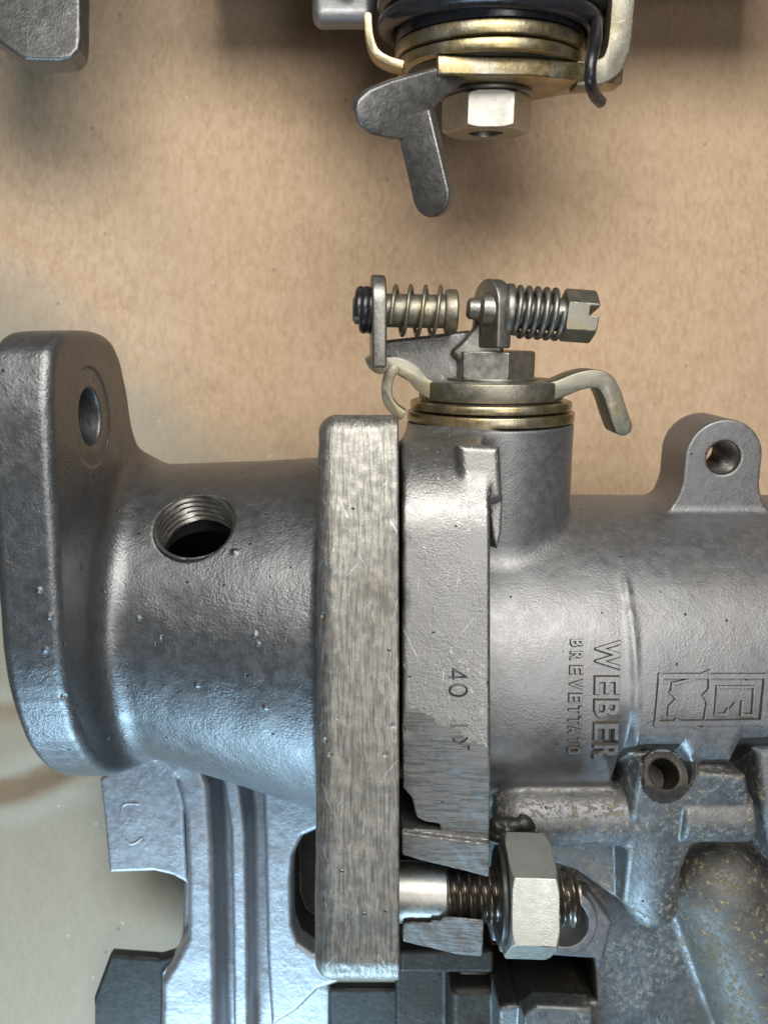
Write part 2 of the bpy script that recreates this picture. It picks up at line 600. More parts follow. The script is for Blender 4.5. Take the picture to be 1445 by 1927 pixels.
M = {}
M['runner'] = metal('cast_runner', (0.19, 0.194, 0.20), 0.42, 0.88, grain=4.2, grain_h=1.0, lumps=0.7, var=0.08, pits=0.7, dirt=0.12, dirt_col=(0.11, 0.095, 0.075))
M['flange'] = metal('brushed_flange', (0.35, 0.34, 0.31), 0.46, 0.85, grain=6, grain_h=0.35, streak=1, streak_h=0.8, var=0.25, pits=0.7, dirt=0.45, worn=0.3, dirt_col=(0.13, 0.105, 0.08), streak_col=0.7, scratch=0.4)
M['bracket'] = metal('cast_bracket', (0.46, 0.47, 0.49), 0.5, 0.85, grain=7, grain_h=0.8, lumps=0.8, var=0.12)
M['darkcast'] = metal('dark_casting', (0.045, 0.045, 0.042), 0.42, 0.5, grain=9, grain_h=0.4, var=0.3, dirt=0.4)  # dark tone for several parts, and painted-in shade at the slot
M['body'] = metal('cast_body', (0.275, 0.277, 0.284), 0.49, 0.85, grain=3.6, grain_h=0.75, lumps=0.4, var=0.14, pits=0.6, dirt=0.22, dirt_col=(0.17, 0.15, 0.125))
M['bodyflange'] = metal('cast_body_flange', (0.26, 0.258, 0.252), 0.43, 0.85, grain=3.6, grain_h=0.9, lumps=0.4, var=0.14, pits=0.4, worn=0.5, scratch=0.5)
M['cut'] = metal('saw_cut_aluminium', (0.19, 0.188, 0.182), 0.6, 0.4, grain=5, grain_h=0.3, streak=0, streak_h=0.55, var=0.12, streak_col=0.7, pits=0.5)
M['lower'] = metal('crusted_casting', (0.22, 0.225, 0.23), 0.5, 0.82, grain=4, grain_h=0.9, lumps=1.1, var=0.22, crust=0.75, dirt=0.7, pits=0.6, dirt_col=(0.075, 0.06, 0.045))
M['grime'] = metal('edge_grime', (0.07, 0.06, 0.05), 0.6, 0.2, grain=6, grain_h=0.3)
M['yellow'] = metal('yellow_zinc', (0.46, 0.375, 0.20), 0.36, 0.95, grain=5, grain_h=0.35, streak=1, streak_h=0.1, var=0.25, dirt=0.6, tint=(0.45, 0.42, 0.34), dirt_col=(0.14, 0.075, 0.03), streak_col=0.3)
M['zinc'] = metal('grey_zinc', (0.27, 0.26, 0.215), 0.48, 0.9, grain=4, grain_h=0.5, var=0.3, dirt=0.45, tint=(0.29, 0.255, 0.17), worn=0.2)
M['greysteel'] = metal('dull_steel', (0.25, 0.245, 0.225), 0.42, 0.9, grain=5, grain_h=0.5, var=0.25, dirt=0.3, worn=0.25)
M['darksteel'] = metal('dark_oiled_steel', (0.20, 0.20, 0.195), 0.42, 0.85, grain=5, grain_h=0.7, lumps=0.5, var=0.25, dirt=0.25, worn=0.35)
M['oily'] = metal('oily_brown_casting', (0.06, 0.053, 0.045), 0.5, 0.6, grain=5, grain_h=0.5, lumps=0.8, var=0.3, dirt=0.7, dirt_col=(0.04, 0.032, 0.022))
M['ribdirt'] = metal('dirty_rib', (0.16, 0.158, 0.15), 0.58, 0.6, grain=5, grain_h=0.6, lumps=0.8, var=0.2, crust=1.0, crust_at=(0.24, 0.44), dirt=0.9, pits=0.6, dirt_col=(0.13, 0.09, 0.04))
M['bright'] = metal('bright_steel', (0.42, 0.415, 0.38), 0.42, 0.97, grain=5, grain_h=0.3, var=0.2, dirt=0.3, worn=0.2)
M['black'] = metal('black_spring_steel', (0.045, 0.045, 0.05), 0.28, 0.6, grain=6, grain_h=0.2, var=0.3)
M['thread'] = metal('rusty_thread', (0.17, 0.15, 0.125), 0.32, 0.95, grain=6, grain_h=0.3, var=0.3, dirt=0.8, dirt_col=(0.05, 0.035, 0.022))
M['nut'] = metal('zinc_nut', (0.47, 0.48, 0.45), 0.42, 0.9, grain=3, grain_h=0.35, var=0.15)
M['hole'] = metal('hole_wall', (0.30, 0.29, 0.27), 0.34, 0.9, grain=6, grain_h=0.2, var=0.2)

# cardboard
def cardboard():
    m, nt, b = new_mat('cardboard')
    T = NT(nt)
    co = T.coords()
    fib = T.noise(T.coords((1, 0.45, 1)), 11, 5, 0.65)
    big = T.noise(co, 420, 4, 0.5)
    mid = T.noise(T.coords((1, 0.6, 1)), 34, 4, 0.6)
    c = T.mixc(T.ramp(fib, 0.3, 0.7), (0.495, 0.345, 0.222), (0.615, 0.452, 0.305))
    c = T.mixc(T.math('MULTIPLY', T.ramp(mid, 0.42, 0.68), 0.35), c, (0.68, 0.51, 0.36))
    c = T.mixc(T.ramp(big, 0.45, 0.7, 0, 0.35), c, (0.50, 0.375, 0.25))
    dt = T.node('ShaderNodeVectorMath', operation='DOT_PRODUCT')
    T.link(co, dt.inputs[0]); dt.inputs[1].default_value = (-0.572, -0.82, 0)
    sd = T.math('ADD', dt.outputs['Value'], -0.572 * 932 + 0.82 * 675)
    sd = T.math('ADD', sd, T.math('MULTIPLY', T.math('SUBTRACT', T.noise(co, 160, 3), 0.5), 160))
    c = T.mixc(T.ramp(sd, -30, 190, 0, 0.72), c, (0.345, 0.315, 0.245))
    # pale and dark specks in the paper
    v = T.vor(co, 46)
    keep = T.ramp(T.noise(co, 40, 0), 0.52, 0.54)
    c = T.mixc(T.math('MULTIPLY', T.ramp(v, 0.05, 0.09, 1, 0), keep), c, (0.66, 0.53, 0.39))
    co2 = T.coords((1.1, 0.9, 1), (0, 0, 0.7))
    v2 = T.vor(co2, 52)
    keep2 = T.ramp(T.noise(co2, 37, 0), 0.53, 0.55)
    c = T.mixc(T.math('MULTIPLY', T.ramp(v2, 0.05, 0.10, 0.5, 0), keep2), c, (0.16, 0.10, 0.06))
    T.link(c, b.inputs['Base Color'])
    b.inputs['Roughness'].default_value = 0.78
    b.inputs['Specular IOR Level'].default_value = 0.3
    n = T.bump(fib, 0.7, 1.0)
    wv = T.noise(T.coords((1, 0.05, 1)), 48, 2, 0.5)
    n = T.bump(wv, 2.2, 1.0, n)
    T.link(n, b.inputs['Normal'])
    return m
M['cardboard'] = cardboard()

# ==================================================================== the cardboard underneath
FLOOR = -420.0
def build_cardboard():
    xs = np.linspace(-2600, 2600, 261); ys = np.linspace(-3000, 3000, 301)
    X, Y = np.meshgrid(xs, ys, indexing='ij')
    Z = np.full_like(X, FLOOR)
    p = np.stack([X.ravel(), Y.ravel(), 0 * X.ravel()], 1).astype(np.float32)
    Z += (noise3(p, 420) * 7).reshape(X.shape)
    def crease(pts, w, h):
        nonlocal Z
        q = np.stack([X.ravel(), Y.ravel()], 1)
        best = np.full(len(q), 1e9)
        for a, b in zip(pts[:-1], pts[1:]):
            a = np.array(P(*a, FLOOR)[:2]); b = np.array(P(*b, FLOOR)[:2])
            e = b - a
            t = np.clip(((q - a) @ e) / (e @ e), 0, 1)
            best = np.minimum(best, np.linalg.norm(q - a - t[:, None] * e, axis=1))
        Z = Z + (1.6 * h * np.exp(-(best / w) ** 2)).reshape(X.shape)
    crease([(-60, 430), (60, 490), (160, 560), (240, 640)], 26, 9)
    crease([(250, 650), (360, 730), (460, 790), (560, 870)], 22, -8)
    crease([(300, 790), (420, 770), (520, 840)], 22, 7)
    crease([(-60, 1330), (60, 1320)], 20, -12)
    crease([(-60, 1490), (30, 1470), (120, 1430)], 30, -13)
    crease([(-60, 1530), (60, 1505), (140, 1470)], 30, 12)
    V = np.stack([X, Y, Z], -1).reshape(-1, 3)
    i = np.arange(len(xs) * len(ys)).reshape(len(xs), len(ys))
    Q = np.stack([i[:-1, :-1], i[1:, :-1], i[1:, 1:], i[:-1, 1:]], -1).reshape(-1, 4)
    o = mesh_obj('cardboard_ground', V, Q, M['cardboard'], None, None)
    o['kind'] = 'structure'
    o['label'] = 'creased brown cardboard sheet under the metal parts'
    o['category'] = 'cardboard'
build_cardboard()

# ==================================================================== intake manifold (left casting)
AX_Y = -195.0
XF = -435.0                                     # inner face of the outer flange
def pxpoly(pts, Z):
    return [tuple(P(x, y, Z)[:2]) for x, y in pts]
def round_poly(pts, n=4):
    """closed smooth outline through the points"""
    q = [np.array(p, float) for p in pts]
    m = len(q); out = []
    for i in range(m):
        p0, p1, p2, p3 = q[i - 1], q[i], q[(i + 1) % m], q[(i + 2) % m]
        for k in range(n):
            t = k / n
            out.append(tuple(0.5 * ((2 * p1) + (-p0 + p2) * t + (2 * p0 - 5 * p1 + 4 * p2 - p3) * t * t + (-p0 + 3 * p1 - 3 * p2 + p3) * t ** 3)))
    return out
outer_poly = round_poly([(b + AX_Y, a) for b, a in [(474, 240), (447, 375), (420, 424), (380, 440), (300, 442), (164, 425), (-20, 398), (-154, 322), (-235, 195), (-262, 30), (-250, -120), (-130, -220), (150, -220), (270, -100), (320, 80), (410, 140), (455, 175)]], 6)
HOLE_Y, HOLE_Z = 141.0, 300.0
port_a = math.radians(37)
PORT = axis_frame((P(367, 990, 225)), (0.02, math.sin(port_a), math.cos(port_a)), up=(1, 0, 0))
JX0, JX1 = -95.0, 21.0                          # joint flange
joint_poly = [(110, 324), (-606, 380), (-614, 378), (-616, -60), (-560, -170), (60, -170), (110, -60)]
m_outer = yzprism(outer_poly, XF - 86, XF, 16)
def m_runner(p):
    t = np.clip((p[:, 0] + 435) / 305.0, -0.3, 1.2)
    yc = -176 - 41 * t; r = 266 + 46 * t + 6 * t * t
    rad = np.hypot(p[:, 1] - yc, p[:, 2])
    return np.maximum(extr((rad - r) * 0.98, p[:, 0], XF - 80, JX0 + 60), -200 - p[:, 2])
m_joint = yzprism(joint_poly, JX0, JX1, 3.0, off=32)
_js = yzprism(joint_poly, JX0, JX1 + 80, 26.0, off=32)
def m_joint_soft(p):
    # large soft radius on the side toward the runner
    return inter(_js(p) + noise3(p, 11) * 0.9 + noise3(p, 34) * 1.6, p[:, 0] - JX1 + noise3(p, 15) * 0.8, 2.5)
BZ = -170.0
k_tablet = xyprism(pxpoly([(188, 1466), (215, 1448), (250, 1425), (295, 1424), (330, 1455), (345, 1520), (352, 1662), (325, 1648), (290, 1640), (206, 1643)], BZ), -300, BZ, 7)
k_band = xyprism(pxpoly([(250, 1425), (272, 1405), (300, 1400), (345, 1416), (378, 1444), (392, 1480), (400, 1600), (404, 1780), (410, 2100), (300, 2100), (303, 1850), (330, 1805), (352, 1765), (352, 1640), (347, 1540), (330, 1470), (295, 1435)], BZ + 34), -300, BZ + 34, 15)
k_plate = xyprism(pxpoly([(330, 1380), (620, 1380), (620, 2100), (300, 2100), (303, 1830), (340, 1790), (345, 1650), (335, 1560)], BZ - 80), -320, BZ - 84, 8)
k_rib = xyprism(pxpoly([(415, 1440), (445, 1440), (462, 1560), (466, 1780), (470, 2100), (440, 2100), (438, 1780), (434, 1560)], BZ + 14), -300, BZ + 14, 9)
k_panel = xyprism(pxpoly([(492, 1440), (640, 1440), (640, 1850), (600, 1865), (560, 1905), (510, 1935), (502, 1800), (498, 1600)], BZ + 8), -300, BZ + 8, 12)
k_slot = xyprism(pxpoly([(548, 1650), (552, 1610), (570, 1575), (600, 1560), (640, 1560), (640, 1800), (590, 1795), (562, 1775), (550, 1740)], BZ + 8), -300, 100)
def m_bracket(p):
    d = k_plate(p)
    d = uni(d, k_tablet(p), 10)
    d = uni(d, k_band(p), 14)
    d = uni(d, k_rib(p), 18)
    d = uni(d, k_panel(p), 18)
    return sub(d, k_slot(p), 12)
m_bracket = boxed(m_bracket, (-640, -1150, -320), (-60, -300, BZ + 40))
m_foot = xyprism(pxpoly([(207, 1796), (300, 1803), (345, 1790), (420, 1800), (620, 1860), (760, 1860), (760, 2100), (95, 2100)], -255), -285, -255, 8)  # lower plate, simply a darker tone than the bracket
def m_base(p):
    d = uni(m_runner(p), m_outer(p), 46)
    d = uni(d, m_joint_soft(p), 16)
    nz = noise3(p, 46)
    d = d + nz * 2.0 * np.clip((JX0 - 5 - p[:, 0]) / 30, 0, 1)
    d = uni(d, m_bracket(p) + nz * 2.0, 26)
    d = uni(d, m_foot(p), 6)
    # bolt hole of the outer flange with a spot face
    hy = np.hypot(p[:, 1] - HOLE_Y, p[:, 2] - HOLE_Z)
    d = sub(d, np.maximum(np.maximum(hy - 74, (XF - 2.5) - p[:, 0]), p[:, 0] - XF - 40), 2)
    d = sub(d, np.maximum(hy - 43, p[:, 0] - XF - 40), 4)
    # blind bore of the runner and the threaded port
    rr = np.hypot(p[:, 1] + 195, p[:, 2] - 20)
    d = sub(d, np.maximum(np.maximum(rr - 180, XF - 30 - p[:, 0]), p[:, 0] + 120), 4)
    q = PORT.loc(p)
    d = sub(d, np.maximum(np.hypot(q[:, 0], q[:, 2]) - 64, -q[:, 1] - 130), 5)
    return d
_bumps = []
def m_all(p):
    d = m_base(p)
    for c, r, s in _bumps:
        near = np.abs(p - c).max(1) < 14 + r
        if near.any():
            e = np.linalg.norm(p[near] - c, axis=1) - r
            d[near] = uni(d[near], e, 3) if s > 0 else sub(d[near], e, 2)
    return d.astype(np.float32)
for px, py, r, s in [(604, 1366, 3, -1), (612, 1394, 3.5, -1), (621, 1421, 3, -1), (740, 1366, 3, -1), (606, 1158, 4, -1),
                     (725, 1420, 3, -1), (480, 1195, 3.5, 1), (486, 1212, 3, 1), (372, 1288, 4, 1), (262, 1165, 3, 1), (305, 1200, 3, -1), (443, 1040, 5, 1), (120, 1312, 4, -1), (205, 1395, 5, -1),
                     (75, 1110, 4, 1), (95, 1160, 4, 1), (86, 1222, 4, 1), (155, 1065, 4, -1), (178, 900, 4, -1), (500, 1330, 4, 1)]:
    _c = trace(m_base, px, py); _bumps.append(((_c + ray(px, py) / np.linalg.norm(ray(px, py)) * r * (0.55 if s > 0 else -0.3)).astype(np.float32), r, s))
def m_labels(p, n):
    lab = np.stack([m_runner(p), m_outer(p), m_joint(p), m_bracket(p), m_foot(p)], 1).argmin(1)
    lab[(lab == 3) & (k_slot(p) < 4) & (p[:, 2] < -215)] = 5  # made-up pocket floor whose dark material stands in for shade in the slot
    lab[(lab == 4) & (p[:, 0] > -160)] = 6
    return lab
mani = thing('intake_manifold', 'cast aluminium intake manifold with round runner between two flanges', 'manifold', (-250, -200, FLOOR))
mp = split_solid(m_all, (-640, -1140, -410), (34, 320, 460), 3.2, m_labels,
                 [('runner_tube', M['runner']), ('mounting_flange', M['runner']), ('joint_flange', M['flange']), ('ribbed_bracket', M['bracket']), ('foot', M['darkcast']), ('slot_shade', M['darkcast']), ('flange_foot', M['darkcast'])], mani)
mp['joint_flange']['label'] = 'thick brushed joint flange with scratches'
mp['mounting_flange']['label'] = 'rough outer flange with bolt hole'
mp['ribbed_bracket']['label'] = 'bluish ribbed lower bracket'
threaded('port_thread', PORT, 59, 6, 13, -70, 4, M['hole'], mp['runner_tube'], inner=True, seg=72)
# raised foundry marks on the tablet
for pts in ([(262, 1512), (240, 1512), (231, 1518), (228, 1538)], [(238, 1580), (245, 1588), (258, 1584), (268, 1576), (270, 1584)]):
    sweep('foundry_mark', smooth_path([P(x, y, BZ - 1) for x, y in pts], 4), 3.2, M['bracket'], mp['ribbed_bracket'], 8)

# ==================================================================== carburettor body (right casting)
O1 = P(921, 795, 80)
L1 = roll_frame(O1, 13)                                      # throttle shaft frame
BYC, BZC, BR = -288.0, -72.0, 322.0                          # barrel
CX0, CX1 = 26.0, 152.0
STUD = axis_frame(P(750, 1677, 266), (1, -0.03, 0.0))
cutA, cutB, cutC = P(752, 1344, 351), P(918, 1452, 351), P(928, 1648, 330)
cut_n = np.cross(cutB - cutA, cutC - cutA); cut_n /= np.linalg.norm(cut_n)
if cut_n[2] < 0: cut_n = -cut_n
LUG = roll_frame(P(1361, 862, 95), 13)
_cf = yzprism([(-34, 200), (-300, 202), (-550, 202), (-550, -60), (-500, -80), (-34, -80)], CX0, CX1, 6, off=150)
k_notch = xyprism(pxpoly([(735, 1486), (760, 1484), (775, 1502), (784, 1540), (800, 1548), (828, 1552), (829, 1564), (735, 1562)], 335), 120, 420)
k_stud = xyprism(pxpoly([(700, 1604), (756, 1612), (925, 1652), (1000, 1668), (1000, 1752), (910, 1744), (756, 1728), (700, 1724)], 335), 120, 420)
k_armend = xyprism(pxpoly([(911, 1735), (1000, 1735), (1000, 1900), (908, 1900)], 320), 60, 420)
k_below = xyprism(pxpoly([(735, 1783), (756, 1785), (912, 1817), (1000, 1835), (1000, 2000), (735, 2000)], 320), -50, 420)
k_slab = xyprism(pxpoly([(740, 1560), (935, 1578), (935, 1680), (740, 1640)], 330), 0, 600)
def cut_plane(p):
    pl = (p - cutA.astype(np.float32)) @ cut_n.astype(np.float32) + noise3(p, 40) * 2.0 + noise3(p, 13) * 2.2 + noise3(p, 6) * 1.2
    return pl - 8 * np.clip(-k_slab(p) / 4, 0, 1)
def c_flange(p):
    d = _cf(p)
    # chewed left edge
    d = d + np.clip(CX0 + 12 - p[:, 0], 0, 12) * 0.6 * np.clip(noise3(p, 26) + 0.05, 0, 1)
    d = inter(d, cut_plane(p), 2)
    for k in (k_notch, k_stud, k_armend, k_below): d = sub(d, k(p), 2.5)
    return d
c_flange = boxed(c_flange, (CX0, -700, -230), (CX1, 116, 352))
def edge_pts(pts):
    out = []
    for px, py in pts:
        d = ray(px, py)
        o = np.array([C0[1] - BYC, C0[2] - BZC]); dd = d[1:3]
        a = dd @ dd; b = 2 * o @ dd; c = o @ o - BR * BR
        k = (-b - math.sqrt(max(b * b - 4 * a * c, 0))) / (2 * a)
        out.append(C0 + k * d)
    return out
_e = edge_pts([(900, 1472), (1168, 1470), (1184, 1402), (1284, 1399), (1294, 1429), (1376, 1429), (1396, 1388), (1700, 1380)])
# the barrel stops at this stepped edge; below it the cut slopes outwards
keep_poly = [(40, 400), (40, _e[0][1] - 0.6 * (240 - _e[0][2]))] + [(q[0], q[1] + 0.6 * (240 - q[2])) for q in _e] + [(900, 400)]
keep_poly[1] = (40, keep_poly[2][1])
def c_barrel(p):
    rad = np.hypot(p[:, 1] - BYC, p[:, 2] - BZC)
    sx = p[:, 0] - 390 + noise3(p, 60) * 6
    seam = 2.5 / (1 + np.exp(np.clip(-sx / 4.0, -30, 30))) + 3.0 * np.exp(-(sx / 7) ** 2) * np.clip(noise3(p, 30) * 2 + 0.6, 0, 1)
    seam *= np.clip((-40 - p[:, 1]) / 80, 0, 1)
    d = extr(rad - BR - seam, p[:, 0], 60, 830, 10)
    d = np.maximum(d, -220 - p[:, 2])
    q = np.stack([p[:, 0], p[:, 1] + 0.6 * (240 - p[:, 2])], 1)
    near = (p[:, 1] < -240)
    if near.any():
        dn = d[near]; kp = sd_poly(q[near], keep_poly) * 0.85
        w = np.clip((p[near, 0] - 385) / 12, 0, 1)
        d[near] = inter(dn, kp, 60) * (1 - w) + inter(dn, kp, 14) * w
    return d
c_boss = bcyl(L1.w(0, -330, 0), L1.w(0, 2, 0), 146, 3)
c_block = xyprism(pxpoly([(860, 834), (942, 838), (947, 938), (930, 945), (874, 940)], 332), 120, 330, 11)
c_spike = xyprism(pxpoly([(918, 930), (946, 930), (943, 1000), (935, 1036), (926, 1010)], 290), 100, 292, 4)
def c_lug(p):
    q = LUG.loc(p)
    rr = np.hypot(q[:, 0], q[:, 1]) - 68
    bx = np.maximum(np.abs(q[:, 0]) - 68 - np.clip(-q[:, 1] - 36, 0, 60) ** 2 / 170, np.maximum(q[:, 1], -160 - q[:, 1]))
    return extr(np.minimum(rr, bx), q[:, 2], -120, 0, 4)
c_lug = boxed(c_lug, LUG.o - [110, 170, 170], LUG.o + [110, 90, 40])
PIPE_A, PIPE_B = P(982, 1530, 146), P(1205, 1530, 146)
_pipe1 = bcap(PIPE_A, PIPE_B, 51)
_pipe2 = bcyl(P(1270, 1530, 172), P(1402, 1530, 172), 44, 7)
def c_pipe(p):
    return np.minimum(_pipe1(p), _pipe2(p))
COL_T = P(1250, 1456, 212); COL_B = P(1222, 1690, 112)
COLF = roll_frame(COL_T, -24)
c_col1 = bcap(COL_T + [0, -6, -54], COL_B + [0, 0, 0], 50, 46)
c_col2 = bcyl(COL_T - 120 * COLF.ez, COL_T, 40, 4)
k_topblock = xyprism(pxpoly([(1188, 1420), (1284, 1420), (1300, 1440), (1385, 1445), (1402, 1500), (1398, 1568), (1310, 1584), (1290, 1640), (1250, 1715), (1205, 1738), (1186, 1725), (1184, 1520)], 190), -300, 0, 9)
def c_column(p):
    q = p.copy(); q[:, 2] -= 206 + (p[:, 1] + 480) * 0.32
    return uni(c_col1(p), k_topblock(q), 22)
c_side = xyprism(pxpoly([(1422, 1410), (1700, 1400), (1700, 1610), (1450, 1625), (1432, 1520)], 190), -100, 196, 14)
DR_A, DR_B = P(1352, 1668, 72), P(1510, 2060, 66)
c_rib = bcap(DR_A, DR_B, 86, 98)
RO = P(1062, 1737, 128)
_ring = bcyl(RO - [0, 0, 120], RO, 57, 3)
_ringplate = xyprism(pxpoly([(925, 1690), (1030, 1668), (1110, 1680), (1152, 1735), (1136, 1806), (1000, 1796), (925, 1770)], 104), -60, 106, 6)
def c_ring(p):
    return uni(_ring(p), _ringplate(p), 6)
k_ringbore = bcyl(RO - [0, 0, 70], RO + [0, 0, 100], 41)
c_lowplate = xyprism(pxpoly([(985, 1912), (1010, 1893), (1115, 1898), (1120, 2100), (980, 2100)], 86), -150, 86, 6)
k_base = xyprism([(150, -440), (840, -430), (840, -1130), (150, -1130)], -330, 0, 10)
k_drop = xyprism(pxpoly([(700, 1640), (932, 1640), (932, 2100), (700, 2100)], 0), -90, 500)
k_recess = xyprism(pxpoly([(925, 1818), (960, 1800), (1010, 1806), (1118, 1806), (1126, 1896), (1000, 1900), (925, 1910)], 66), -150, 500)
k_wall = boxed(lambda p: sd_box(p, (150, -480, -220), (820, -380, 90), 20), (150, -480, -220), (820, -380, 90))
k_gus = xyprism(pxpoly([(1000, 1560), (1172, 1560), (1172, 1700), (1085, 1640), (1000, 1610)], 112), -60, 114, 8)
def c_lower(p):
    q = p.copy(); q[:, 2] -= 58 + (p[:, 1] + 760) * 0.10
    d = sub(k_base(q), k_drop(p), 8)
    d = uni(d, k_gus(p), 14)
    return uni(d, k_wall(p), 40)
_s0 = boxed(lambda p: sd_box(p, (24, -1110, -320), (240, -560, -150), 6), (24, -1110, -320), (240, -560, -150))
_s1 = boxed(lambda p: sd_box(p, (30, -740, -300), (230, -560, -10), 10), (30, -740, -300), (230, -560, -10))
_s2 = boxed(lambda p: sd_box(p, (30, -900, -300), (215, -855, -52), 8), (30, -900, -300), (215, -855, -52))
_s3 = boxed(lambda p: sd_box(p, (130, -1100, -300), (225, -925, -46), 14), (130, -1100, -300), (225, -925, -46))
def c_steps(p):
    return uni(uni(uni(_s1(p), _s2(p), 4), _s3(p), 4), _s0(p), 10)
k_lughole = boxed(lambda p: np.hypot(*LUG.loc(p)[:, :2].T) - 30, LUG.o - [40, 60, 160], LUG.o + [40, 60, 60], 20)
k_studgap = bcyl(STUD.w(0, -20, 0), STUD.w(0, 330, 0), 47)
def c_all(p):
    low = c_lower(p)
    low = uni(low, c_pipe(p), 14)
    low = sub(low, k_recess(p), 14)
    low = uni(low, c_column(p), 5)
    low = uni(low, c_side(p), 12)
    low = uni(low, c_rib(p), 20)
    low = uni(low, c_ring(p), 4)
    low = uni(low, c_lowplate(p), 4)
    low = uni(low, c_steps(p), 4)
    d = uni(c_barrel(p), c_boss(p), 22)
    d = uni(d, low, 16)
    d = d + noise3(p, 52) * 1.6
    q = COLF.loc(p)
    w = np.hypot(q[:, 0], q[:, 1])
    d = sub(d, np.maximum(w - 38, -q[:, 2]), 3)
    d = sub(d, np.maximum(w - 23, -q[:, 2] - 70), 3)
    d = sub(d, k_ringbore(p), 2)
    fl = c_flange(p)
    w = np.clip((p[:, 1] - 0) / 40, 0, 1)
    d = uni(d, fl, 10) * (1 - w) + uni(d, fl, 50) * w
    d = uni(d, c_block(p), 12)
    d = uni(d, c_spike(p), 8)
    d = uni(d, c_lug(p), 16)
    d = sub(d, k_lughole(p), 3)
    d = sub(d, k_studgap(p), 4)
    return d.astype(np.float32)
def c_labels(p, n):
    d = np.stack([c_barrel(p), c_flange(p), c_boss(p), np.minimum(c_block(p), c_spike(p)), c_lug(p), c_lower(p), c_pipe(p), c_column(p), c_side(p), c_rib(p), c_ring(p), c_lowplate(p), c_steps(p)], 1)
    lab = d.argmin(1)
    lab[lab == 12] = 14
    cut = (lab == 1) & (n[:, 2] > 0.7) & (np.abs(cut_plane(p)) < 2.5)
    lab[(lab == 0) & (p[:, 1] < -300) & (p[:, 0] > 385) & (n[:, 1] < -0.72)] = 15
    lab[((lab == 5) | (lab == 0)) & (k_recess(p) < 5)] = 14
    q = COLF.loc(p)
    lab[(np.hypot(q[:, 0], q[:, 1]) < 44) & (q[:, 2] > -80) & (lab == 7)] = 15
    lab[cut & (p[:, 1] > -555)] = 12
    lab[cut & (p[:, 1] <= -555)] = 13
    return lab
carb = thing('carburettor_body', 'cast aluminium carburettor body with raised WEBER lettering beside the brushed flange', 'carburettor', (400, -300, FLOOR))
cp = split_solid(c_all, (16, -1120, -330), (850, 250, 372), 3.2, c_labels,
                 [('barrel', M['body']), ('body_flange', M['bodyflange']), ('shaft_boss', M['body']), ('stop_block', M['bodyflange']), ('lug', M['body']), ('bowl_casting', M['lower']),
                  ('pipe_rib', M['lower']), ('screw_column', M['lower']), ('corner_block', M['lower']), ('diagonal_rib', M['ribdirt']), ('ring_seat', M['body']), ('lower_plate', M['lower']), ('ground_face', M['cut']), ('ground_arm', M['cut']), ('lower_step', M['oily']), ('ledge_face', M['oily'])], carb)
cp['body_flange']['label'] = 'flange stamped 40 next to the joint'
cp['ground_face']['label'] = 'filed bare metal corner of the flange'
cp['lug']['label'] = 'rounded lug with threaded hole'
threaded('lug_thread', Frame(LUG.o, LUG.ex, LUG.ez, LUG.ey), 26.5, 4, 9, -118, -4, M['hole'], cp['lug'], inner=True)

# raised lettering -----------------------------------------------------------
def text_mesh(body, bev):
    """one letter; faces at z=1, the foot of its sloping sides at z=0"""
    cu = bpy.data.curves.new('txt', 'FONT')
    cu.body = body; cu.size = 1.0; cu.extrude = 0.02; cu.bevel_depth = bev; cu.bevel_resolution = 0
    cu.resolution_u = 4; cu.offset = 0.012
    o = bpy.data.objects.new('txt', cu)
    col.objects.link(o)
    dg = bpy.context.evaluated_depsgraph_get()
    me = bpy.data.meshes.new_from_object(o.evaluated_get(dg))
    v = np.array([q.co[:] for q in me.vertices]); f = [list(q.vertices) for q in me.polygons]
    bpy.data.objects.remove(o); bpy.data.curves.remove(cu); bpy.data.meshes.remove(me)
    v[:, 2] = np.where(v[:, 2] > 0.02 + 0.6 * bev, 1.0, np.where(v[:, 2] > 0, 0.0, -1.0))
    return v, f
def subdivide_long(v, f, mx):
    bm = bmesh.new()
    vs = [bm.verts.new(q) for q in v]
    for q in f:
        try: bm.faces.new([vs[i] for i in q])
        except ValueError: pass
    bmesh.ops.triangulate(bm, faces=bm.faces[:])
    for _ in range(3):
        ed = [e for e in bm.edges if e.calc_length() > mx]
        if not ed: break
        bmesh.ops.subdivide_edges(bm, edges=ed, cuts=1)
    bmesh.ops.triangulate(bm, faces=bm.faces[:])
    bm.verts.index_update()
    v = np.array([q.co[:] for q in bm.verts]); f = [[q.index for q in fc.verts] for fc in bm.faces]
    bm.free()
    return v, f
def drop(v2, f_sdf=None):
    """lay points (px, py, height) on the casting"""
    f_sdf = f_sdf or c_all
    out = []
    for px, py, h in v2:
        p = trace(f_sdf, px, py)
        d = C0 - p; d /= np.linalg.norm(d)
        out.append(p + d * h)
    return np.array(out)
def barrel_hit(px, py):
    d = ray(px, py)
    o = np.array([C0[1] - BYC, C0[2] - BZC]); dd = d[1:3]
    a = dd @ dd; b = 2 * o @ dd
    R = BR + (2.5 if px > 1185 else 0)
    c = o @ o - R * R
    disc = b * b - 4 * a * c
    k = (-b - math.sqrt(max(disc, 0))) / (2 * a)
    return C0 + k * d
def on_barrel(name, v, f, place, mat, parent, mx=10):
    """v: x along reading direction, y up the letters, z height; place maps (x, y) to a place on the barrel"""
    v, f = subdivide_long(v, f, mx)
    out = []
    for x, y, z in v:
        p = barrel_hit(*place(x, y))
        nn = np.array([0, p[1] - BYC, p[2] - BZC]); nn /= np.linalg.norm(nn)
        out.append(p + nn * z)
    o = mesh_obj(name, out, f, mat, parent, 40)
    o.data.materials.append(M['grime'])
    top = max(q[2] for q in v)
    for pl in o.data.polygons:
        if any(v[i][2] < top - 1 for i in pl.vertices): pl.material_index = 1
    return o
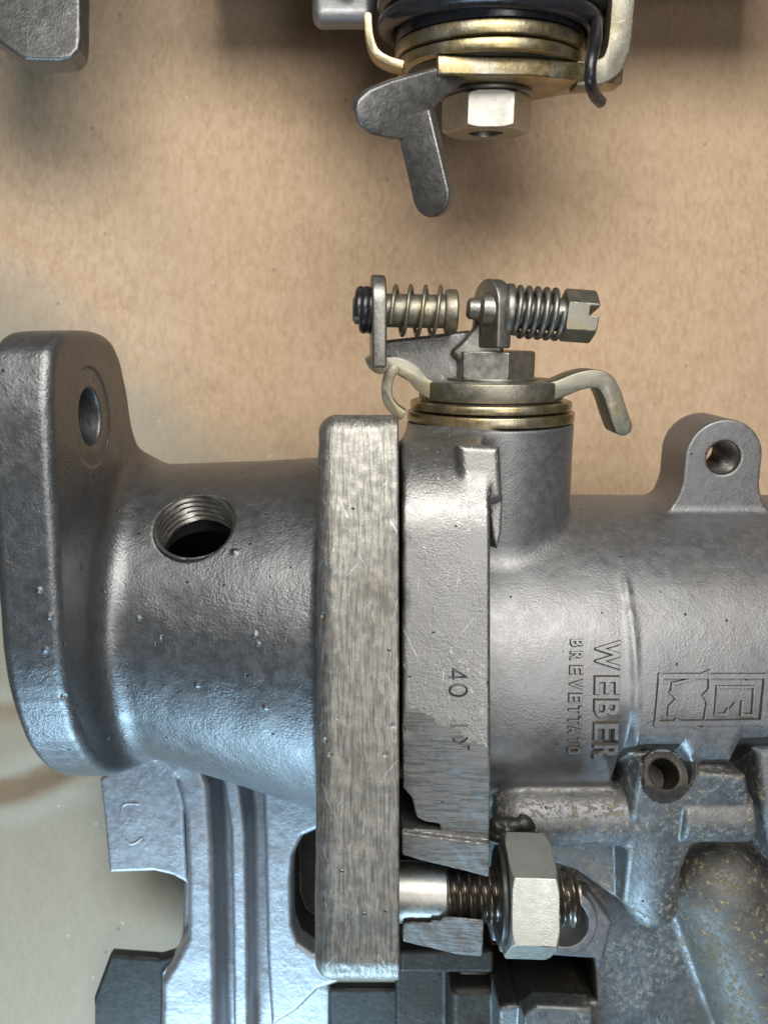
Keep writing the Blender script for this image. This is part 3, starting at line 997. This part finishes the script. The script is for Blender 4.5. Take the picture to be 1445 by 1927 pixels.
def letters(word, spans, x_base, x_top, parent, mat, h1, bev, tilt=0.0):
    """each letter reads downwards, its top toward +X"""
    for ch, (ya, yb) in zip(word, spans):
        v, f = text_mesh(ch, bev)
        lo = v.min(0); hi = v.max(0)
        v[:, :2] = (v[:, :2] - lo[:2]) / (hi - lo)[:2]
        v[:, 2] = np.where(v[:, 2] > 0.5, h1, np.where(v[:, 2] > -0.5, -0.8, -4.0))
        on_barrel('raised_letter', v, f, lambda x, y: (x_base + (x_top - x_base) * y + tilt * (ya + (yb - ya) * x - 1300), ya + (yb - ya) * x), mat, parent, 0.34)
letters('WEBER', [(1203, 1262), (1270, 1308), (1314, 1350), (1357, 1393), (1398, 1428)], 1115, 1166, cp['barrel'], M['body'], 5.5, 0.045, tilt=-0.02)
letters('BREVETTATO', [(1202, 1218), (1225, 1244), (1251, 1270), (1276, 1298), (1303, 1322), (1327, 1343), (1347, 1362), (1364, 1381), (1386, 1396), (1402, 1418)], 1068, 1096, cp['barrel'], M['body'], 4.3, 0.065, tilt=-0.03)
# the two-square maker's mark
def frame_mark(name, outer, w, h1, gap=None):
    def strip(a, b):
        a = np.array(a, float); b = np.array(b, float)
        d = (b - a) / np.linalg.norm(b - a); n = np.array([-d[1], d[0]]) * w / 2
        a2 = a - d * w / 2; b2 = b + d * w / 2
        v = []; N = 12
        for i in range(N + 1):
            c = a2 + (b2 - a2) * i / N
            for s, z in ((-1.25, -3), (-0.8, h1), (0.8, h1), (1.25, -3)):
                q = c + n * s
                v.append((q[0], q[1], z))
        f = []
        for i in range(N):
            for k in range(4):
                k2 = (k + 1) % 4
                f.append((i * 4 + k, i * 4 + k2, (i + 1) * 4 + k2, (i + 1) * 4 + k))
        f.append((0, 1, 2, 3)); f.append((N * 4 + 3, N * 4 + 2, N * 4 + 1, N * 4))
        return v, f
    V = []; F = []
    for a, b in outer:
        v, f = strip(a, b)
        o = len(V)
        V += v; F += [tuple(i + o for i in q) for q in f]
    out = []
    for x, y, z in V:
        p = barrel_hit(x, y)
        nn = np.array([0, p[1] - BYC, p[2] - BZC]); nn /= np.linalg.norm(nn)
        out.append(p + nn * z)
    bm = bmesh.new()
    vs = [bm.verts.new(q) for q in out]
    for q in F:
        try: bm.faces.new([vs[i] for i in q])
        except ValueError: pass
    o = bm_obj(name, bm, M['body'], cp['barrel'], 30)
    o.data.materials.append(M['grime'])
    for pl in o.data.polygons:
        zz = [V[i][2] for i in pl.vertices]
        if max(zz) - min(zz) > 1: pl.material_index = 1
    return o
def chain(*pts):
    return list(zip(pts[:-1], pts[1:]))
frame_mark('emblem_border', chain((1242, 1272), (1440, 1272), (1432, 1357), (1234, 1360), (1242, 1272)), 11.0, 5.0)
frame_mark('emblem_square', chain((1344, 1341), (1348, 1292), (1417, 1292), (1414, 1344), (1393, 1344), (1394, 1321)) + chain((1344, 1343), (1362, 1343), (1367, 1334)) + chain((1373, 1333), (1380, 1324)), 5.2, 4.6)
frame_mark('emblem_outline', chain((1262, 1302), (1264, 1286), (1300, 1278), (1333, 1262), (1333, 1296), (1322, 1308), (1329, 1320), (1326, 1340), (1322, 1369)) + chain((1260, 1302), (1272, 1314), (1258, 1328), (1256, 1345)) + chain((1270, 1353), (1296, 1363), (1320, 1369)), 5.2, 4.6)
# stamped figures on the flange: thin dark grooves
FT = Frame((0, 0, 349), (1, 0, 0), (0, 1, 0), (0, 0, 1))
def stamp(name, pts, closed=False, r=1.7):
    if not closed: pts = smooth_path(pts, 4) if len(pts) > 3 and False else [tuple(np.array(a) + (np.array(b) - np.array(a)) * k / 4) for a, b in zip(pts[:-1], pts[1:]) for k in range(4)] + [pts[-1]]
    w = [trace(c_all, x, y) + np.array([0, 0, 0.1]) for x, y in pts]
    if closed: w.append(w[0])
    sweep(name, w, r, M['darkcast'], cp['body_flange'], 6)
stamp('stamped_figure', [(844, 1274), (879, 1274), (852, 1259), (853, 1278)])
stamp('stamped_figure', [(862 + 16 * math.cos(a) * (1 if abs(math.cos(a)) < .7 else 1.04), 1299 + 11 * math.sin(a)) for a in np.linspace(0, 2 * math.pi, 17)[:-1]], True)
stamp('stamped_figure', [(848, 1365), (880, 1365)])
stamp('stamped_figure', [(852, 1390), (856, 1396), (866, 1398), (875, 1392), (880, 1388)])
stamp('stamped_figure', [(868, 1404), (880, 1402), (882, 1410)])

def f_grease(p):
    d = sd_cap(p, P(938, 1560, 190), P(985, 1552, 196), 20, 12)
    d = uni(d, sd_cap(p, P(985, 1552, 194), P(1004, 1562, 190), 11, 6), 8)
    return (d + noise3(p, 14) * 8 + noise3(p, 6) * 3).astype(np.float32)
g0 = P(965, 1556, 190)
solid('grease_lump', f_grease, g0 - 70, g0 + 70, 2.2, M['darkcast'], cp['pipe_rib'])

# ==================================================================== stud + nut
stud = thing('mounting_stud', 'bright steel stud with rusty thread through the notch of the flange', 'stud', STUD.w(0, 0, -40))
lathe('shank', [(0.01, -60), (44, -60), (44, 70), (41, 74), (0.01, 74)], STUD, M['bright'], stud, 64)
threaded('thread', STUD, 43.5, 6.5, 15.5, 72, 272, M['thread'], stud)
nutF = STUD
nut = thing('hex_nut', 'plain zinc hexagon nut with one bright face on the rusty stud', 'nut', STUD.w(180, 0, -70) if False else STUD.w(0, 185, -70))
hex_obj('nut_body', STUD, 158, 160, 230, math.radians(40), M['nut'], nut, h=1.6, cham=0.085, bore=39)
lathe('washer', ring_prof(45, 70, 150, 159), STUD, M['darkcast'], nut, 64)

# ==================================================================== throttle linkage on the front carburettor
link = thing('throttle_linkage', 'throttle lever with two sprung adjusting screws bolted on the carburettor shaft', 'linkage', L1.w(0, 0, 0))
lathe('shaft', [(0.01, -30), (40, -30), (40, 90), (0.01, 90)], L1, M['greysteel'], link, 40)
lathe('washer', ring_prof(40, 146, 5, 22), L1, M['yellow'], link, 96)
lathe('washer', ring_prof(40, 141, 26, 40, 3.5), L1, M['yellow'], link, 96)
lathe('spacer', ring_prof(38, 120, 21, 44, 1), L1, M['darkcast'], link, 64)
hex_obj('bolt_head', L1, 130, 79, 125, math.radians(46), M['bright'], link, h=1.6, cham=0.06)
lathe('lock_washer', ring_prof(38, 80, 73, 80, 1.5), L1, M['greysteel'], link, 64)
def off_path(pts, w):
    pts = [np.array(p, float) for p in pts]
    a = []; b = []
    for i, p in enumerate(pts):
        d = pts[min(i + 1, len(pts) - 1)] - pts[max(i - 1, 0)]; d /= np.linalg.norm(d)
        n = np.array([-d[1], d[0]]) * w / 2
        a.append(p + n); b.append(p - n)
    return a, b
def ribbon(name, px_pts, fr, z0, z1, w, mat, parent, round_end=True, n=6, bevel=3.0):
    """a bent strip: its path lies in the frame's x-y plane, its width runs along z"""
    zc = (z0 + z1) / 2
    pts = smooth_path([fr.hit(x, y, z1) for x, y in px_pts], n)
    a, b = off_path(pts, w)
    if round_end:
        d = pts[-1] - pts[-2]; d /= np.linalg.norm(d); m = np.array([-d[1], d[0]])
        a = a + [pts[-1] + w / 2 * (math.cos(q) * m + math.sin(q) * d) for q in np.linspace(0.4, math.pi - 0.4, 5)]
    poly = a + b[::-1]
    return prism(name, poly, fr, z0, z1, mat, parent, bevel)
# hub of the lever: a disc lying in x-z, joined to the bent arm
lathe('lever_hub', ring_prof(38, 126, 43, 75, 4), L1, M['zinc'], link, 96)
ribbon('lever_arm', [(960, 746), (1010, 741), (1050, 733), (1085, 719), (1115, 713), (1138, 719), (1152, 742), (1163, 776), (1173, 804)], L1, 12, 82, 30, M['zinc'], link)
# left hook
ribbon('hook', [(760, 783), (742, 770), (730, 752), (728, 728), (734, 704), (742, 696)], L1, 10, 62, 18, M['zinc'], link, bevel=4)
# bracket plate with two ears
bp = [L1.hit(x, y, 20) for x, y in [(702, 688), (712, 652), (728, 640), (800, 632), (880, 622), (925, 630), (950, 655), (940, 720), (905, 735), (850, 752), (800, 745), (776, 722), (745, 704), (722, 700)]]
prism('bracket_plate', bp, L1, -10, 18, M['darksteel'], link, 6, 3)
# web by which the plate bends forward into the second ear
prism('bracket_web', [L1.hit(x, y, 40) for x, y in [(846, 664), (872, 640), (890, 618), (898, 580), (908, 560), (938, 560), (950, 640), (946, 690), (880, 700)]], L1, 8, 40, M['greysteel'], link, 9, 4)
ribbon('bracket_edge', [(700, 668), (712, 688), (748, 688), (775, 702), (800, 728), (850, 748), (915, 752)], L1, 0, 60, 27, M['zinc'], link)
# ears (their flat sides face along X)
def ear(name, px0, px1, ytop, ybot, turn, zc, wz, mat):
    xc, t1 = L1.hit((px0 + px1) / 2, ytop, zc); _, t0 = L1.hit((px0 + px1) / 2, ybot, zc)
    a = math.radians(turn)
    fr = Frame(L1.w(xc, 0, zc), math.cos(a) * -L1.ez + math.sin(a) * L1.ex * -1, L1.ey, math.cos(a) * L1.ex + math.sin(a) * -L1.ez)
    th = (px1 - px0) / 1.1
    poly = [(-wz / 2, t0), (wz / 2, t0)]
    r = wz / 2
    for k in range(13):
        q = math.pi * k / 12
        poly.append((r * math.cos(q), t1 - r + r * math.sin(q)))
    return prism(name, poly, fr, -th / 2, th / 2, mat, link, 4, 3)
ear('bracket_ear', 698, 724, 517, 690, 4, 62, 84, M['greysteel'])
ear('bracket_ear', 912, 942, 525, 655, 24, 50, 82, M['greysteel'])
# sprung pin
def x_frame(px, py, z, dpx, dpy):
    """axis running to the right in the frame plane"""
    a = L1.hit(px, py, z); b = L1.hit(dpx, dpy, z)
    A = L1.w(a[0], a[1], z); B = L1.w(b[0], b[1], z)
    return axis_frame(A, B - A), float(np.linalg.norm(B - A))
PF, PL = x_frame(664, 583, 60, 860, 587)
pin = lathe('spring_pin', [(0.01, 0), (18, 0), (23, 4), (24, 20), (24, 30), (27, 32), (27, PL - 22), (34, PL - 20), (36, PL - 16), (36, PL - 3), (33, PL), (0.01, PL)], PF, M['zinc'], link, 48)
sp = coil(PF, 39, 62, PL - 22, 3.6, 0.8, r1=39)
sweep('spring', sp, 3.6, M['zinc'], pin, 10)
sweep('retaining_clip', coil(PF, 30, 10, 32, 2.2, 1.0), 8.5, M['black'], pin, 10)
SF, SL = x_frame(878, 580, 60, 1116, 597)
scr = lathe('adjusting_screw', [(0.01, 0), (12, 0), (17, 4), (18, 20), (26, 26), (27, 40), (27, SL - 50), (0.01, SL - 50)], SF, M['greysteel'], link, 48)
hex_obj('screw_head', SF, 74, SL - 52, SL, math.radians(15), M['zinc'], scr, h=1.4, cham=0.08, slot=(14, 16))
lathe('collar', ring_prof(20, 44, 62, 74), SF, M['greysteel'], scr, 48)
sweep('spring', coil(SF, 38, 78, SL - 56, 5.2, 0.2), 5.2, M['greysteel'], scr, 10)

# ==================================================================== linkage of the second carburettor (top)
L2 = roll_frame(P(918, 120, 10), 17)
# its outward end points down the picture
lk2 = thing('throttle_linkage', 'yellow zinc throttle lever with black coil spring and big nut at the top edge', 'linkage', L2.w(0, 0, 0))
def t2(py, r):
    """place along the shaft at which the near side of radius r stands at this height of the picture"""
    return L2.hit(918, py, r)[1]
hexT0 = t2(238, 80); hexT1 = t2(165, 80)
hexlo, hexhi = min(hexT0, hexT1), max(hexT0, hexT1)
hex_obj('shaft_nut', L2, 146, hexlo, hexhi, math.radians(90), M['bright'], lk2, h=1.6, cham=0.10, bore=34)
lathe('shaft_end', [(0.01, hexlo + 14), (33, hexlo + 14), (33, 420), (0.01, 420)], L2, M['darkcast'], lk2, 40)
lathe('lock_washer', ring_prof(36, 84, hexhi + 0.5, hexhi + 7, 1.5), L2, M['greysteel'], lk2, 64)
tp = hexhi + 8
# lever plate: outline in the x-z plane of the shaft, thickness along the shaft
LV = Frame(L2.w(0, 0, 0), L2.ex, -L2.ez, L2.ey)     # x, y = -z of the shaft, z along the shaft
def lv(x, zz): return (x, -zz)
lobe = [(-92, 40), (-104, 70), (-104, 138), (-90, 138), (-20, 132), (60, 128), (120, 105), (180, 80), (236, 66), (236, 10), (150, -20), (80, -90), (0, -110), (-80, -90)]
prism('lever_plate', [lv(x, z) for x, z in lobe], LV, tp, tp + 30, M['yellow'], lk2, 4, 3)
w0 = t2(128, 150)
lathe('washer', ring_prof(36, 170, tp + 32, tp + 50, 3.5), L2, M['yellow'], lk2, 96)
lathe('washer', ring_prof(36, 174, tp + 54, tp + 76, 3.5), L2, M['yellow'], lk2, 96)
lathe('spacer', ring_prof(36, 150, tp + 30, tp + 110, 1), L2, M['darkcast'], lk2, 64)
spring2 = sweep('return_spring', coil(L2, 190, tp + 92, tp + 240, 4.6, -0.4, 60), 17, M['black'], lk2, 14)
lathe('spring_core', ring_prof(36, 172, tp + 78, tp + 330, 2), L2, M['black'], lk2, 72)
# bent arm on the right
ribbon('lever_arm', [(1085, 138), (1120, 136), (1148, 124), (1162, 96), (1168, 60), (1172, 10), (1176, -60)], L2, 30, 86, 40, M['zinc'], lk2)
# hook on the left
ribbon('hook', [(760, 122), (728, 112), (706, 96), (695, 66), (692, 30)], L2, 60, 110, 14, M['yellow'], lk2, bevel=2)
# wire end of the spring hooked over the arm
sweep('spring_end', smooth_path([P(1122, 40, 130), P(1120, 80, 165), P(1112, 112, 175), P(1110, 150, 165), P(1118, 178, 130), P(1130, 192, 100)], 8), 10, M['black'], lk2, 12)
# the bent-down lobe on the left, its flat face turned to the viewer
LBF = Frame(P(760, 205, 118), (1, 0.0, -0.42), (0.0, 0.86, 0.50), (0.40, -0.46, 0.80))
LBF.ey = np.cross(LBF.ez, LBF.ex); LBF.ey /= np.linalg.norm(LBF.ey)
LBF.ex = np.cross(LBF.ey, LBF.ez)
lob = [LBF.hit(x, y, 0) for x, y in [(668, 207), (674, 188), (696, 168), (740, 150), (790, 136), (840, 122), (884, 114), (880, 150), (856, 172), (834, 186), (816, 206), (808, 232), (796, 252), (772, 264), (738, 262), (702, 254), (678, 236)]]
prism('lever_lobe', lob, LBF, -28, 0, M['darksteel'], lk2, 5, 3)
# tab bent down from the lobe
TA = P(788, 232, 104); TB = P(824, 408, 66)
tabF = Frame(TA, (0.80, 0.10, 0.55), TB - TA, np.cross((0.80, 0.10, 0.55), TB - TA))
tabF.ex = np.cross(tabF.ey, tabF.ez)
Lt = float(np.linalg.norm(TB - TA))
tw = 36
tpoly = [(-tw - 4, -14), (tw - 6, -14), (tw, Lt - tw)] + [(tw * math.cos(a), Lt - tw + tw * math.sin(a)) for a in np.linspace(0.15, math.pi - 0.15, 9)] + [(-tw, Lt - tw)]
prism('lever_tab', tpoly, tabF, -13, 13, M['darksteel'], lk2, 4, 3)

# ---- end of the second carburettor's casting and of its manifold at the top edge
ec = thing('rear_carburettor', 'grey casting corner peeking in behind the black spring', 'carburettor', P(640, -30, FLOOR))
def f_ec(p):
    d = np.minimum(sd_box(p, (P(586, 34, -20)[0], P(586, 34, -20)[1], -70), (P(705, 30, -20)[0], 1320, -20), 20), sd_box(p, (P(600, 30, -20)[0], 1230, -415), (P(705, 30, -20)[0], 1320, -40), 10))
    return (d + noise3(p, 40) * 1.5).astype(np.float32)
solid('casting', f_ec, (-180, 620, -430), (30, 1340, 10), 5.0, M['body'], ec)
# the barrel it belongs to lies just beyond the picture's top edge
EB = Frame((0, 1330, -30), (0, 1, 0), (1, 0, 0), (0, 0, 1))
lathe('barrel', [(0.01, -420), (240, -420), (250, -410), (250, -100), (290, -90), (290, 60), (255, 75), (255, 880), (0.01, 880)], EB, M['body'], ec, 72)
sweep('drain_stub', [P(650, -40, -18), P(650, -40, 20)], 16, M['bright'], ec, 20)

ef_poly = pxpoly([(-160, -420), (148, -420), (152, 70), (149, 92), (134, 108), (112, 112), (48, 110), (34, 104), (0, 79), (-30, 60), (-160, -10)], 20)
ef = thing('rear_manifold', 'dark grey casting corner with clipped edge in the top-left corner', 'manifold', P(60, 0, FLOOR))
def f_ef(p):
    d = np.minimum(extr(sd_poly(p[:, :2], ef_poly), p[:, 2], -30, 20, 6), sd_box(p, (-900, 1190, -415), (-740, 1320, -10), 10))
    return (d + noise3(p, 44) * 2).astype(np.float32)
solid('flange', f_ef, (-910, 560, -420), (-380, 1370, 40), 5.0, M['darksteel'], ef)
